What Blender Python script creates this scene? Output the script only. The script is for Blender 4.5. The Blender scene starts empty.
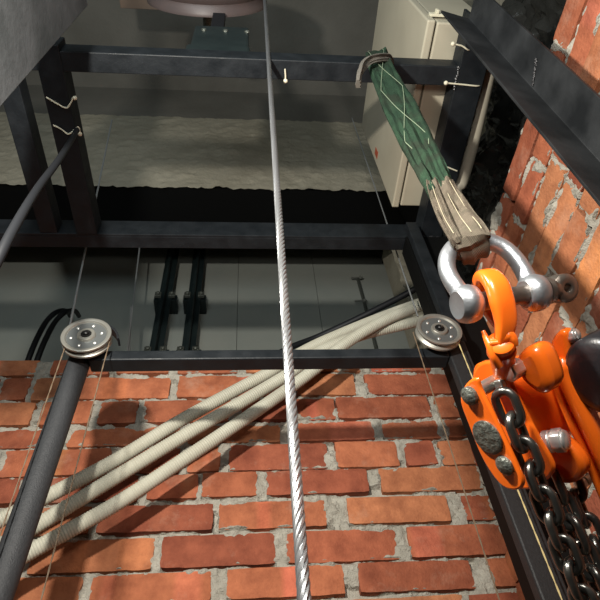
import bpy, bmesh, math, random
from mathutils import Vector as V, Matrix, noise
R = random.Random(7)
sc = bpy.context.scene
COL = sc.collection
PI = math.pi
H0 = 1.5      # eye height above the pit floor; everything is laid out from the eye and lifted at the end

# ------------------------------------------------------------------ camera basis (solved from the vanishing points)
F = 560.0
cz = V((-52, 480, -560)).normalized()
cx = V((1, 0, -52 / 560)).normalized()
cy = cz.cross(cx)
RIGHT = V((cx.x, cy.x, cz.x)); UP = V((cx.y, cy.y, cz.y)); BACK = V((cx.z, cy.z, cz.z))
def ray(u, v): return RIGHT * (u - 300) + UP * (300 - v) - BACK * F
def at(u, v, ax, val):
    r = ray(u, v); return r * (val / r[ax])
def dep(u, v, d): return ray(u, v) * (d / F)
def hit(u, v, p0, n):
    r = ray(u, v); return r * (p0.dot(n) / r.dot(n))

# ------------------------------------------------------------------ materials
def mat(name, col, rough=.5, metal=0., spec=.5, n1=None, bump=0., bscale=40., bdetail=4, amount=.25, coat=0., rvar=0.):
    m = bpy.data.materials.new(name); m.use_nodes = True
    nt = m.node_tree; b = nt.nodes['Principled BSDF']
    b.inputs['Base Color'].default_value = (*col, 1); b.inputs['Roughness'].default_value = rough
    b.inputs['Metallic'].default_value = metal; b.inputs['Specular IOR Level'].default_value = spec
    b.inputs['Coat Weight'].default_value = coat; b.inputs['Coat Roughness'].default_value = .12
    tc = nt.nodes.new('ShaderNodeTexCoord')
    if n1:
        c2, sc1 = n1
        n = nt.nodes.new('ShaderNodeTexNoise'); n.inputs['Scale'].default_value = sc1; n.inputs['Detail'].default_value = 6
        nt.links.new(tc.outputs['Object'], n.inputs['Vector'])
        r = nt.nodes.new('ShaderNodeMapRange'); r.inputs['From Min'].default_value = .5 - amount; r.inputs['From Max'].default_value = .5 + amount
        nt.links.new(n.outputs['Fac'], r.inputs['Value'])
        mx = nt.nodes.new('ShaderNodeMix'); mx.data_type = 'RGBA'
        mx.inputs['A'].default_value = (*col, 1); mx.inputs['B'].default_value = (*c2, 1)
        nt.links.new(r.outputs['Result'], mx.inputs['Factor']); nt.links.new(mx.outputs['Result'], b.inputs['Base Color'])
        if rvar:
            r2 = nt.nodes.new('ShaderNodeMapRange'); r2.inputs['To Min'].default_value = rough; r2.inputs['To Max'].default_value = rough + rvar
            nt.links.new(r.outputs['Result'], r2.inputs['Value']); nt.links.new(r2.outputs['Result'], b.inputs['Roughness'])
    if bump:
        n = nt.nodes.new('ShaderNodeTexNoise'); n.inputs['Scale'].default_value = bscale; n.inputs['Detail'].default_value = bdetail
        nt.links.new(tc.outputs['Object'], n.inputs['Vector'])
        bp = nt.nodes.new('ShaderNodeBump'); bp.inputs['Strength'].default_value = bump; bp.inputs['Distance'].default_value = .004
        nt.links.new(n.outputs['Fac'], bp.inputs['Height']); nt.links.new(bp.outputs['Normal'], b.inputs['Normal'])
    return m

def brick_mat():
    m = mat('fired_brick', (.5, .14, .06), .86, spec=.25, bump=.55, bscale=180, bdetail=6)
    nt = m.node_tree; b = nt.nodes['Principled BSDF']
    a = nt.nodes.new('ShaderNodeAttribute'); a.attribute_name = 'tint'
    tc = nt.nodes.new('ShaderNodeTexCoord')
    n = nt.nodes.new('ShaderNodeTexNoise'); n.inputs['Scale'].default_value = 22; n.inputs['Detail'].default_value = 8; n.inputs['Roughness'].default_value = .65
    nt.links.new(tc.outputs['Object'], n.inputs['Vector'])
    cr = nt.nodes.new('ShaderNodeValToRGB'); e = cr.color_ramp.elements
    e[0].position = .32; e[0].color = (.62, .55, .55, 1); e[1].position = .68; e[1].color = (1.12, 1.1, 1.08, 1)
    nt.links.new(n.outputs['Fac'], cr.inputs['Fac'])
    mx = nt.nodes.new('ShaderNodeMix'); mx.data_type = 'RGBA'; mx.blend_type = 'MULTIPLY'; mx.inputs['Factor'].default_value = 1
    nt.links.new(a.outputs['Color'], mx.inputs['A']); nt.links.new(cr.outputs['Color'], mx.inputs['B'])
    # pale lime dust and smears
    n2 = nt.nodes.new('ShaderNodeTexNoise'); n2.inputs['Scale'].default_value = 9; n2.inputs['Detail'].default_value = 9; n2.inputs['Roughness'].default_value = .7
    nt.links.new(tc.outputs['Object'], n2.inputs['Vector'])
    r2 = nt.nodes.new('ShaderNodeMapRange'); r2.inputs['From Min'].default_value = .56; r2.inputs['From Max'].default_value = .78; r2.inputs['To Max'].default_value = .55
    nt.links.new(n2.outputs['Fac'], r2.inputs['Value'])
    m2 = nt.nodes.new('ShaderNodeMix'); m2.data_type = 'RGBA'; m2.inputs['B'].default_value = (.50, .31, .22, 1)
    nt.links.new(r2.outputs['Result'], m2.inputs['Factor']); nt.links.new(mx.outputs['Result'], m2.inputs['A'])
    nt.links.new(m2.outputs['Result'], b.inputs['Base Color'])
    return m

M = {}
M['brick'] = brick_mat()
M['mortar'] = mat('grey_mortar', (.30, .28, .235), .95, spec=.15, n1=((.44, .42, .36), 45), bump=.9, bscale=260, bdetail=8)
M['steel'] = mat('black_painted_steel', (.006, .008, .010), .42, spec=.28, n1=((.013, .016, .019), 30), bump=.15, bscale=120, rvar=.2)
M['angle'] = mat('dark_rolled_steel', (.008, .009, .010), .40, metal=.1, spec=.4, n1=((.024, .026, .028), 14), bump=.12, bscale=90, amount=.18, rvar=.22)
M['angle_lit'] = mat('lit_rolled_steel', (.055, .060, .062), .42, metal=.2, spec=.5, n1=((.10, .105, .11), 16), bump=.12, bscale=90, amount=.18)  # paler copy of the angle steel: lamp brightness put into its colour
M['postp'] = mat('matt_grey_black_paint', (.022, .024, .027), .62, spec=.35, n1=((.033, .035, .038), 220), bump=.3, bscale=500)
M['postr'] = mat('dark_post_paint', (.013, .014, .015), .55, spec=.35, n1=((.02, .021, .023), 200), bump=.2, bscale=400)
M['pitch'] = mat('black_paint_and_soffit_shade', (.0035, .0036, .0036), .6, spec=.12)  # column paint; the lintel underside borrows it as painted shade
M['weld'] = mat('weld_bead', (.03, .03, .032), .4, metal=.4)
M['galv'] = mat('galvanised_steel', (.50, .54, .57), .30, metal=.85, n1=((.30, .31, .33), 60), bump=.12, bscale=180, rvar=.16)
M['pinst'] = mat('greased_pin_steel', (.30, .27, .24), .34, metal=.9, n1=((.18, .14, .11), 70), bump=.1, bscale=200)
M['zinc'] = mat('zinc_plated_steel', (.55, .56, .53), .33, metal=.8, n1=((.30, .31, .28), 90), bump=.15, bscale=200)
M['rivet'] = mat('worn_rivet_steel', (.22, .23, .20), .45, metal=.6, n1=((.06, .07, .06), 260), bump=.5, bscale=300)
M['chrome'] = mat('bright_nut_steel', (.74, .74, .72), .30, metal=.8)
M['orange'] = mat('orange_enamel', (.95, .17, .012), .27, spec=.5, coat=.5, n1=((.88, .145, .010), 25), bump=.04, bscale=60)
M['grime'] = mat('black_grease_smudge', (.05, .03, .02), .5)
M['chain'] = mat('blackened_chain_steel', (.15, .15, .14), .28, metal=.9, spec=.8, n1=((.17, .17, .155), 90), bump=.1, bscale=200)
M['rubber'] = mat('black_grip_rubber', (.012, .012, .014), .36, spec=.5, bump=.1, bscale=200)
M['rope'] = mat('bright_wire_rope', (.36, .37, .38), .33, metal=.8)
M['sheave'] = mat('plated_pulley_steel', (.40, .41, .38), .32, metal=.7, n1=((.30, .28, .24), 50), rvar=.15)
M['web'] = mat('pulley_web_steel', (.13, .14, .14), .45, metal=.5)
M['dark'] = mat('dark_hole', (.008, .008, .008), .7)
M['cord'] = mat('waxed_cord', (.13, .09, .055), .7)
M['cordy'] = mat('yellow_cord', (.52, .42, .20), .7)
M['cableg'] = mat('grey_steel_cable', (.30, .31, .31), .5, metal=.3)
M['conduit'] = mat('cream_corrugated_plastic', (.47, .465, .385), .55, spec=.35, n1=((.40, .385, .31), 14))
M['pvc'] = mat('cream_pipe_plastic', (.45, .42, .34), .5, n1=((.32, .29, .23), 20))
M['box'] = mat('cream_cabinet_enamel', (.46, .42, .32), .45, n1=((.39, .355, .27), 9), spec=.4)
M['soot'] = mat('soot_smudge', (.10, .10, .09), .8)
M['red'] = mat('red_sticker', (.35, .07, .03), .6)
M['tie'] = mat('cream_nylon', (.62, .58, .44), .5)
M['black'] = mat('black_cable_rubber', (.008, .009, .011), .55, spec=.3)
M['film'] = mat('black_plastic_film', (.022, .022, .020), .22, spec=.6, bump=.6, bscale=60, bdetail=8)
M['concrete'] = mat('grey_concrete', (.135, .128, .110), .9, spec=.2, n1=((.20, .19, .165), 4), bump=.5, bscale=60, bdetail=8)
M['plaster'] = mat('rough_cement_render', (.30, .275, .21), .95, spec=.15, n1=((.38, .35, .275), 8), bump=1., bscale=55, bdetail=8)
M['panel'] = mat('grey_green_board', (.27, .295, .27), .75, spec=.25, n1=((.32, .33, .295), 5), bump=.15, bscale=40)
M['timber'] = mat('brown_board', (.16, .105, .07), .8, n1=((.11, .08, .06), 12))
M['pink'] = mat('dull_red_primer', (.095, .068, .063), .45, n1=((.075, .06, .058), 20), spec=.4)
M['bluew'] = mat('blue_wire', (.02, .06, .16), .5)
M['thread'] = mat('pale_thread', (.24, .30, .20), .8)
M['seam'] = mat('worn_seam_thread', (.36, .32, .22), .85)
M['darkbolt'] = mat('blackened_bolt', (.03, .03, .03), .35, metal=.7)
M['edge'] = mat('bare_steel_edge', (.13, .13, .13), .4, metal=.6)

def fabric(name, c1, c2, scale, c3=None):
    m = mat(name, c1, .85, spec=.2)
    nt = m.node_tree; b = nt.nodes['Principled BSDF']
    uv = nt.nodes.new('ShaderNodeUVMap')
    w = nt.nodes.new('ShaderNodeTexWave'); w.bands_direction = 'DIAGONAL'; w.inputs['Scale'].default_value = scale; w.inputs['Distortion'].default_value = 1.5
    nt.links.new(uv.outputs['UV'], w.inputs['Vector'])
    tc = nt.nodes.new('ShaderNodeTexCoord')
    n = nt.nodes.new('ShaderNodeTexNoise'); n.inputs['Scale'].default_value = 40; n.inputs['Detail'].default_value = 8
    nt.links.new(tc.outputs['Object'], n.inputs['Vector'])
    ad = nt.nodes.new('ShaderNodeMath'); ad.operation = 'MULTIPLY'
    nt.links.new(w.outputs['Fac'], ad.inputs[0]); nt.links.new(n.outputs['Fac'], ad.inputs[1])
    r = nt.nodes.new('ShaderNodeMapRange'); r.inputs['From Min'].default_value = .1; r.inputs['From Max'].default_value = .6
    nt.links.new(ad.outputs[0], r.inputs['Value'])
    mx = nt.nodes.new('ShaderNodeMix'); mx.data_type = 'RGBA'; mx.inputs['A'].default_value = (*c1, 1); mx.inputs['B'].default_value = (*c2, 1)
    nt.links.new(r.outputs['Result'], mx.inputs['Factor'])
    out = mx.outputs['Result']
    if c3:
        n3 = nt.nodes.new('ShaderNodeTexNoise'); n3.inputs['Scale'].default_value = 14; n3.inputs['Detail'].default_value = 9; n3.inputs['Roughness'].default_value = .7
        nt.links.new(tc.outputs['Object'], n3.inputs['Vector'])
        r3 = nt.nodes.new('ShaderNodeMapRange'); r3.inputs['From Min'].default_value = .5; r3.inputs['From Max'].default_value = .62; r3.inputs['To Max'].default_value = .8
        nt.links.new(n3.outputs['Fac'], r3.inputs['Value'])
        m3 = nt.nodes.new('ShaderNodeMix'); m3.data_type = 'RGBA'; m3.inputs['B'].default_value = (*c3, 1)
        nt.links.new(out, m3.inputs['A']); nt.links.new(r3.outputs['Result'], m3.inputs['Factor']); out = m3.outputs['Result']
    nt.links.new(out, b.inputs['Base Color'])
    bp = nt.nodes.new('ShaderNodeBump'); bp.inputs['Strength'].default_value = .5; bp.inputs['Distance'].default_value = .002
    nt.links.new(ad.outputs[0], bp.inputs['Height']); nt.links.new(bp.outputs['Normal'], b.inputs['Normal'])
    return m
M['green'] = fabric('green_webbing', (.008, .022, .013), (.045, .095, .052), 130, (.020, .028, .018))
M['sleeve'] = fabric('dirty_grey_sleeve', (.06, .048, .036), (.19, .16, .118), 60, (.07, .065, .045))
M['tail'] = fabric('grey_webbing', (.11, .10, .085), (.24, .22, .19), 80)

# ------------------------------------------------------------------ mesh helpers
def obj(name, bm, m, parent=None, smooth=True, bevel=0., seg=2, label=None):
    bmesh.ops.recalc_face_normals(bm, faces=bm.faces)
    me = bpy.data.meshes.new(name); bm.to_mesh(me); bm.free()
    for x in (m if isinstance(m, (list, tuple)) else [m]): me.materials.append(x)
    if smooth:
        me.polygons.foreach_set('use_smooth', [True] * len(me.polygons))
        try: me.set_sharp_from_angle(angle=math.radians(38))
        except Exception: pass
    o = bpy.data.objects.new(name, me); COL.objects.link(o)
    if parent: o.parent = parent
    if bevel:
        b = o.modifiers.new('bevel', 'BEVEL'); b.width = bevel; b.segments = seg; b.limit_method = 'ANGLE'; b.angle_limit = math.radians(40)
        b.harden_normals = False
    if label: o['label'] = label
    return o
def tag(o, label, cat, group=None, kind=None):
    o['label'] = label; o['category'] = cat
    if group: o['group'] = group
    if kind: o['kind'] = kind
    return o
def thing(name, label, cat, loc=(0, 0, 0), group=None):
    # an Empty at the thing's base; children keep their laid-out coordinates
    o = bpy.data.objects.new(name, None); COL.objects.link(o); o.empty_display_size = .02
    o.location = loc
    return tag(o, label, cat, group)
def keep(root):
    # children were modelled in place: give each the inverse of the root's offset
    inv = Matrix.Translation(-V(root.location))
    for ch in root.children:
        ch.matrix_parent_inverse = inv
def struct(name, bm, m, **k):
    o = obj(name, bm, m, **k); o['kind'] = 'structure'; return o
def box(bm, x0, x1, y0, y1, z0, z1, mi=0):
    vs = [bm.verts.new((x, y, z)) for x in (x0, x1) for y in (y0, y1) for z in (z0, z1)]
    fs = []
    for q in ((0, 1, 3, 2), (4, 6, 7, 5), (0, 4, 5, 1), (2, 3, 7, 6), (0, 2, 6, 4), (1, 5, 7, 3)):
        f = bm.faces.new([vs[i] for i in q]); f.material_index = mi; fs.append(f)
    return vs
def frame_of(d):
    d = d.normalized(); a = V((0, 0, 1)) if abs(d.z) < .9 else V((1, 0, 0))
    x = a.cross(d).normalized(); return x, d.cross(x), d
def tube(bm, pts, r, n=12, cap=True, uv=None, closed=False, squash=None, mi=0):
    """pts: list of Vector; r: number or list. parallel-transport frame"""
    P = [V(p) for p in pts]; N = len(P)
    rr = r if isinstance(r, (list, tuple)) else [r] * N
    T = []
    for i in range(N):
        if closed: t = P[(i + 1) % N] - P[i - 1]
        else: t = P[min(i + 1, N - 1)] - P[max(i - 1, 0)]
        T.append(t.normalized())
    x, y, _ = frame_of(T[0]); rings = []
    for i in range(N):
        if i:
            q = T[i - 1].rotation_difference(T[i]); x = q @ x; x = (x - T[i] * x.dot(T[i])).normalized()
        y = T[i].cross(x)
        rings.append([bm.verts.new(P[i] + (x * math.cos(2 * PI * k / n) + y * math.sin(2 * PI * k / n)) * rr[i]) for k in range(n)])
    for i in range(N if closed else N - 1):
        a, b = rings[i], rings[(i + 1) % N]
        for k in range(n):
            f = bm.faces.new((a[k], a[(k + 1) % n], b[(k + 1) % n], b[k])); f.material_index = mi
    if cap and not closed:
        bm.faces.new(rings[0][::-1]).material_index = mi; bm.faces.new(rings[-1]).material_index = mi
    return rings
def lathe(bm, c, ax, prof, n=40, mi=0):
    """prof: (along, radius) pairs from c along ax"""
    x, y, d = frame_of(V(ax)); c = V(c); rings = []
    for (s, r) in prof:
        if r < 1e-6: rings.append([bm.verts.new(c + d * s)])
        else: rings.append([bm.verts.new(c + d * s + (x * math.cos(2 * PI * k / n) + y * math.sin(2 * PI * k / n)) * r) for k in range(n)])
    for a, b in zip(rings, rings[1:]):
        if len(a) == 1 and len(b) == 1: continue
        for k in range(n):
            q = [a[0] if len(a) == 1 else a[k], a[0] if len(a) == 1 else a[(k + 1) % n], b[0] if len(b) == 1 else b[(k + 1) % n], b[0] if len(b) == 1 else b[k]]
            u = []
            for v_ in q:
                if v_ not in u: u.append(v_)
            f = bm.faces.new(u); f.material_index = mi
    for rg in (rings[0], rings[-1]):
        if len(rg) > 2:
            f = bm.faces.new(rg); f.material_index = mi
def prism(bm, poly, ext, mi=0):
    """poly: world Vectors (planar), extruded by vector ext"""
    a = [bm.verts.new(p) for p in poly]; b = [bm.verts.new(p + ext) for p in poly]; n = len(poly)
    bm.faces.new(a[::-1]).material_index = mi; bm.faces.new(b).material_index = mi
    for i in range(n): bm.faces.new((a[i], a[(i + 1) % n], b[(i + 1) % n], b[i])).material_index = mi
def smooth_path(pts, k=8, closed=False):
    P = [V(p) for p in pts]; out = []; n = len(P)
    rng = range(n) if closed else range(n - 1)
    for i in rng:
        g = (lambda j: P[j % n]) if closed else (lambda j: P[max(0, min(n - 1, j))])
        p0, p1, p2, p3 = g(i - 1), g(i), g(i + 1), g(i + 2)
        for s in range(k):
            t = s / k
            out.append(.5 * ((2 * p1) + (p2 - p0) * t + (2 * p0 - 5 * p1 + 4 * p2 - p3) * t * t + (3 * p1 - p0 - 3 * p2 + p3) * t ** 3))
    if not closed: out.append(P[-1])
    return out
def hexbolt(bm, c, ax, r, h, dome=True):
    x, y, d = frame_of(V(ax)); c = V(c)
    x2 = x
    ring = [c + (x * math.cos(PI / 3 * k) + y * math.sin(PI / 3 * k)) * r for k in range(6)]
    prism(bm, ring, d * h * .7)
    lathe(bm, c + d * h * .7, d, [(-.0001, r * .86), (h * .18, r * .72), (h * .3, r * .4), (h * .32, 0)] if dome else [(0, r * .5), (h * .6, r * .5)], 16)

# ------------------------------------------------------------------ BRICKWORK
def tintcol():
    k = R.random()
    base = [(.36, .112, .058), (.42, .145, .070), (.45, .175, .082), (.32, .095, .052), (.39, .128, .064), (.48, .20, .095)][int(k * 5.99)]
    j = R.uniform(.88, 1.1)
    return tuple(c * j for c in base)
def brickwork(name, place, bricks, amin, amax, hmin, hmax, res=.004, seed=0, ooze=0.):
    """place(a, h, out) -> point: a runs along the wall, h up, out towards the shaft.
       bricks: (a0, a1, h0, h1, out)"""
    bm = bmesh.new(); lay = bm.verts.layers.float_color.new('tint')
    for (a0, a1, h0, h1, out) in bricks:
        if a1 - a0 < .012: continue
        na = max(3, int((a1 - a0) / .012)); nh = 6
        col = tintcol(); col2 = tuple(min(1, c * R.uniform(1.12, 1.4)) for c in col)
        bands = [(R.random(), R.uniform(.06, .16)) for _ in range(R.choice([0, 0, 1, 2]))]
        tl = R.uniform(-.0022, .0022); tz = R.uniform(-.0015, .0015); so = R.uniform(0, 50)
        rot = R.uniform(-.008, .008)
        g = []
        for i in range(na + 1):
            row = []
            s = i / na
            for j in range(nh + 1):
                t = j / nh
                a = a0 + (a1 - a0) * s; h = h0 + (h1 - h0) * t + rot * (a - (a0 + a1) / 2)
                q = V((a * 45 + so, h * 45, seed))
                w = noise.noise(q) * .0022 + noise.noise(q * 3) * .001
                if i in (0, na): a += noise.noise(V((h * 70, so, 3))) * .003
                if j in (0, nh): h += noise.noise(V((a * 40, so, 9 + j))) * .0018
                o = out + tl * (s - .5) * 2 + tz * (t - .5) * 2 + w * .35
                edge = min(s * (a1 - a0), (1 - s) * (a1 - a0), t * (h1 - h0), (1 - t) * (h1 - h0))
                if edge < .004: o -= .0022
                if i in (0, na) and j in (0, nh):
                    a += (.001 if i == 0 else -.001); h += (.0012 if j == 0 else -.0012)
                v = bm.verts.new(place(a, h, o))
                c = col
                for (b, bw) in bands:
                    if abs(s - b) < bw: c = col2
                v[lay] = (*c, 1)
                row.append(v)
            g.append(row)
        for i in range(na):
            for j in range(nh): bm.faces.new((g[i][j], g[i + 1][j], g[i + 1][j + 1], g[i][j + 1]))
        rim = [g[i][0] for i in range(na + 1)] + [g[na][j] for j in range(1, nh + 1)] + [g[i][nh] for i in range(na - 1, -1, -1)] + [g[0][j] for j in range(nh - 1, 0, -1)]
        ctr = (a0 + a1) / 2, (h0 + h1) / 2
        backv = []
        p_f, p_b = place(0, 0, 0), place(0, 0, -.05)
        for v in rim:
            b = bm.verts.new(v.co + (p_b - p_f)); b[lay] = v[lay]; backv.append(b)
        n = len(rim)
        for i in range(n): bm.faces.new((rim[i], backv[i], backv[(i + 1) % n], rim[(i + 1) % n]))
    # mortar bed: fills the joints, oozes over some brick edges
    rows = {}
    for b in bricks: rows.setdefault((round(b[2], 4), round(b[3], 4)), []).append(b)
    rl = sorted(rows.items())
    def inside(a, h):
        best = -.02
        for (k, bs) in rl:
            if h < k[0] - .02 or h > k[1] + .02: continue
            for b in bs:
                if a < b[0] - .02 or a > b[1] + .02: continue
                d = min(a - b[0], b[1] - a, h - b[2], b[3] - h)
                if d > best: best = d
        return best
    def under(a, h):
        for (k, bs) in rl:
            if k[0] - .0036 < h < k[0] + .001:
                for b in bs:
                    if b[0] + .001 < a < b[1] - .001: return True
        return False
    na = int((amax - amin) / res); nh = int((hmax - hmin) / res)
    G = []
    for i in range(na + 1):
        row = []
        for j in range(nh + 1):
            a = amin + (amax - amin) * i / na; h = hmin + (hmax - hmin) * j / nh
            d = inside(a, h)
            n1 = noise.noise(V((a * 18, h * 24, seed + 5))); n2 = noise.noise(V((a * 75, h * 90, seed + 8))); n3 = noise.noise(V((a * 190, h * 190, seed + 2)))
            fill = -.0035 + n1 * .011 + n2 * .007 + n3 * .004
            if under(a, h): fill -= .012
            if n1 < -.28: fill -= .012
            if d > .002:
                over = n1 * .010 + n2 * .006 - .0030 + ooze - d * .7
                fill = min(fill, over)
            if d > .022: fill = -.02
            fill = min(fill, .006)
            v = bm.verts.new(place(a, h, fill)); v[lay] = (.4, .4, .4, 1); row.append(v)
        G.append(row)
    for i in range(na):
        for j in range(nh):
            f = bm.faces.new((G[i][j], G[i + 1][j], G[i + 1][j + 1], G[i][j + 1])); f.material_index = 1
    return bm

YW = 1.10
rows_px = [
 (357, 371, 0, [(-60, 38), (52, 110), (118, 170), (178, 240), (246, 300), (306, 360), (368, 430), (440, 500)]),
 (374, 395, 0, [(-75, -2), (2, 30), (34, 72), (76, 170), (178, 290), (296, 355), (366, 451), (458, 540)]),
 (398, 419, 0, [(-60, 34), (42, 92), (100, 138), (144, 232), (240, 288), (295, 335), (337, 430), (438, 540)]),
 (422, 440, -.003, [(-80, 60), (69, 180), (188, 280), (290, 374), (382, 440), (448, 540)]),
 (443, 468, 0, [(-90, -4), (4, 44), (50, 110), (118, 180), (188, 220), (229, 328), (336, 398), (406, 436), (442, 540)]),
 (470, 494, 0, [(-60, 22), (30, 140), (148, 198), (202, 257), (266, 368), (381, 482), (490, 560)]),
 (500, 526, 0, [(-80, -5), (4, 92), (100, 213), (219, 326), (348, 450), (466, 504), (512, 600)]),
 (531, 562, 0, [(-80, 26), (34, 154), (162, 275), (287, 398), (410, 516), (524, 620)]),
 (566, 596, 0, [(-60, 0), (8, 82), (92, 211), (227, 344), (359, 475), (494, 528), (536, 640)]),
]
bricks = []
for (vt, vb, off, bs) in rows_px:
    ht = at(300, vt, 1, YW).z; hb = at(300, vb, 1, YW).z; vc = (vt + vb) / 2
    xs = [(at(a, vc, 1, YW).x, at(b, vc, 1, YW).x) for a, b in bs]
    for x0, x1 in xs:
        if x0 < .62: bricks.append((x0, min(x1, .62), hb, ht, off + R.uniform(-.002, .003)))
    x = xs[0][0] - .014
    while x > -1.0:
        bricks.append((max(x - .225, -1.02), x, hb, ht, off)); x -= .24
k = 0
h = at(300, 596, 1, YW).z - .011
while h > -.3:
    x = -1.0 - (k % 2) * .12
    while x < .6:
        L = R.uniform(.21, .235); bricks.append((max(x, -1.02), min(x + L, .62), h - .057, h, R.uniform(-.003, .003))); x += L + .013
    h -= .068; k += 1
topf = at(300, 357, 1, YW).z
pf = lambda a, h, o: V((a, YW - o, h))
bm = brickwork('wall_front', pf, bricks, -1.0, .62, -.3, topf - .004, seed=0)
box(bm, -1.0, .62, YW + .018, YW + .2, -H0, topf - .002, 1)
wall_front = struct('wall_front', bm, [M['brick'], M['mortar']])

XR = .52
bricks = []
hs = [.985, .925, .865, .803, .742, .682]
while hs[-1] > -.3: hs.append(hs[-1] - .062)
joints = [[.26, .545, .86], [.115, .44, .56, .80], [.30, .41, .62, .85], [.17, .42, .66, .90], [.21, .435, .56, .80], [.11, .34, .60, .84], [.2, .42, .56, .68, .9]]
for i in range(len(hs) - 1):
    js = joints[i] if i < len(joints) else [R.uniform(.1, .2) + q * .235 for q in range(5)]
    js = [js[0] - .24 * q for q in (3, 2, 1)] + js + [1.09]
    for a, b in zip(js, js[1:]):
        bricks.append((a + .005, b - .005, hs[i + 1] + .005, hs[i] - .0005, R.uniform(-.004, .004)))
pr = lambda a, h, o: V((XR - o, a, h))
bm = brickwork('wall_right', pr, bricks, -.6, 1.09, -.3, .974, seed=40, ooze=.002)
box(bm, XR + .018, XR + .13, -.6, 1.09, -H0, .972, 1)
for (ya, ha, ra) in ((.585, .972, .016), (.61, .968, .02), (.64, .962, .015), (.50, .978, .008), (.42, .984, .007), (.67, .95, .016), (.60, .95, .012), (.30, .978, .008), (.73, .965, .014)):
    r_ = bmesh.ops.create_icosphere(bm, subdivisions=3, radius=ra)
    for v in r_['verts']:
        n_ = noise.noise(v.co * 90 + V((ya * 50, 0, 0))) * .35 + noise.noise(v.co * 250) * .18
        v.co = v.co * (1 + n_); v.co = V((XR + .002 + v.co.x * .6, ya + v.co.y * 1.2, ha + v.co.z))
        for f in v.link_faces: f.material_index = 1
struct('wall_right', bm, [M['brick'], M['mortar']])

# ------------------------------------------------------------------ the rest of the shell
bm = bmesh.new(); box(bm, -1.6, 1.6, -1.2, 2.2, -H0 - .1, -H0); struct('floor', bm, M['concrete'], smooth=False)
bm = bmesh.new(); box(bm, -1.6, 1.6, -1.2, 2.2, 3.02, 3.15); struct('ceiling', bm, M['concrete'], smooth=False)
# rough rendered concrete lintel over the opening
bm = bmesh.new()
hl = at(250, 188, 1, 1.1).z; hu = at(250, 120, 1, 1.1).z
na, nh = 230, 60; G = []
for i in range(na + 1):
    row = []
    for j in range(nh + 1):
        x = -1.6 + 3.2 * i / na; h = hl + (hu - hl) * j / nh
        d = noise.noise(V((x * 9, h * 9, 1))) * .010 + noise.noise(V((x * 30, h * 30, 1))) * .008 + noise.noise(V((x * 70, h * 70, 2))) * .005
        if j == 0: h += noise.noise(V((x * 14, 3, 1))) * .016 + noise.noise(V((x * 45, 3, 1))) * .012 - .01
        row.append(bm.verts.new((x, 1.1 - abs(d), h)))
    G.append(row)
for i in range(na):
    for j in range(nh): bm.faces.new((G[i][j], G[i + 1][j], G[i + 1][j + 1], G[i][j + 1]))
struct('trim_1', bm, M['plaster'])['label'] = 'rough cement render along the foot of the concrete lintel'
bm = bmesh.new(); box(bm, -1.6, 1.6, 1.112, 1.36, hl + .012, 3.02); struct('trim_2', bm, M['concrete'], smooth=False)
bm = bmesh.new(); box(bm, -1.6, 1.6, 1.106, 1.38, hl - .002, hl + .0115); struct('soffit_shade_plate', bm, M['pitch'], smooth=False)  # thin black plate: shade under the lintel put in as colour
# wall of the room beyond, in large boards with open joints
YF = 1.72
bm = bmesh.new()
jx = [-1.6, at(237, 330, 1, YF).x, at(318, 300, 1, YF).x, 1.6]
for a, b in zip(jx, jx[1:]): box(bm, a + .001, b - .001, YF, YF + .03, -H0, 3.0)
box(bm, -1.6, 1.6, YF + .03, YF + .06, -H0, 3.0)
struct('wall_back', bm, M['panel'], smooth=False)
bm = bmesh.new(); box(bm, 1.5, 1.6, -1.2, 2.2, -H0, 3.02); struct('wall_right_far', bm, M['concrete'], smooth=False)
bm = bmesh.new(); box(bm, -1.6, -1.5, -1.2, 2.2, -H0, 3.02); struct('wall_left', bm, M['concrete'], smooth=False)
bm = bmesh.new(); box(bm, -1.6, 1.6, -1.2, -1.1, -H0, 3.02); struct('wall_rear', bm, M['concrete'], smooth=False)
# rendered pier right of the opening
bm = bmesh.new()
xj = at(393, 255, 1, 1.40).x
G = []
for i in range(50):
    row = []
    for j in range(110):
        x = xj + .5 * i / 49; h = .9 + 1.3 * j / 109
        d = noise.noise(V((x * 12, h * 12, 6))) * .012 + noise.noise(V((x * 40, h * 40, 6))) * .009
        if i == 0: x += noise.noise(V((h * 14, 2, 2))) * .025
        row.append(bm.verts.new((x, 1.40 - abs(d), h)))
    G.append(row)
for i in range(49):
    for j in range(109): bm.faces.new((G[i][j], G[i + 1][j], G[i + 1][j + 1], G[i][j + 1]))
box(bm, xj + .03, xj + .5, 1.405, 1.6, -H0, 2.2)
struct('wall_pier', bm, M['plaster'])
# stub of rendered block wall above, right
bm = bmesh.new(); box(bm, .86, .98, .28, .9, 1.5, 3.0); struct('wall_upper', bm, M['plaster'], smooth=False)

# ------------------------------------------------------------------ STEEL FRAME
def beam(bm, x0, x1, y0, y1, z0, z1): box(bm, x0, x1, y0, y1, z0, z1)
HF = 1.19
yf0 = at(260, 237, 2, HF).y; yf1 = at(260, 249, 2, HF).y
yr0 = at(260, 59, 2, HF).y; yr1 = at(260, 79, 2, HF).y
yf0, yf1 = min(yf0, yf1), max(yf0, yf1)
xl1 = at(80, 150, 2, HF).x; xl0 = at(57, 150, 2, HF).x
xr0 = at(452, 100, 2, HF).x; xr1 = at(478, 100, 2, HF).x
SH = .048
fr = thing('steel_frame', 'black painted steel ceiling frame of beams and rails above the brick shaft', 'steel frame', (0, .6, HF))
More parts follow.
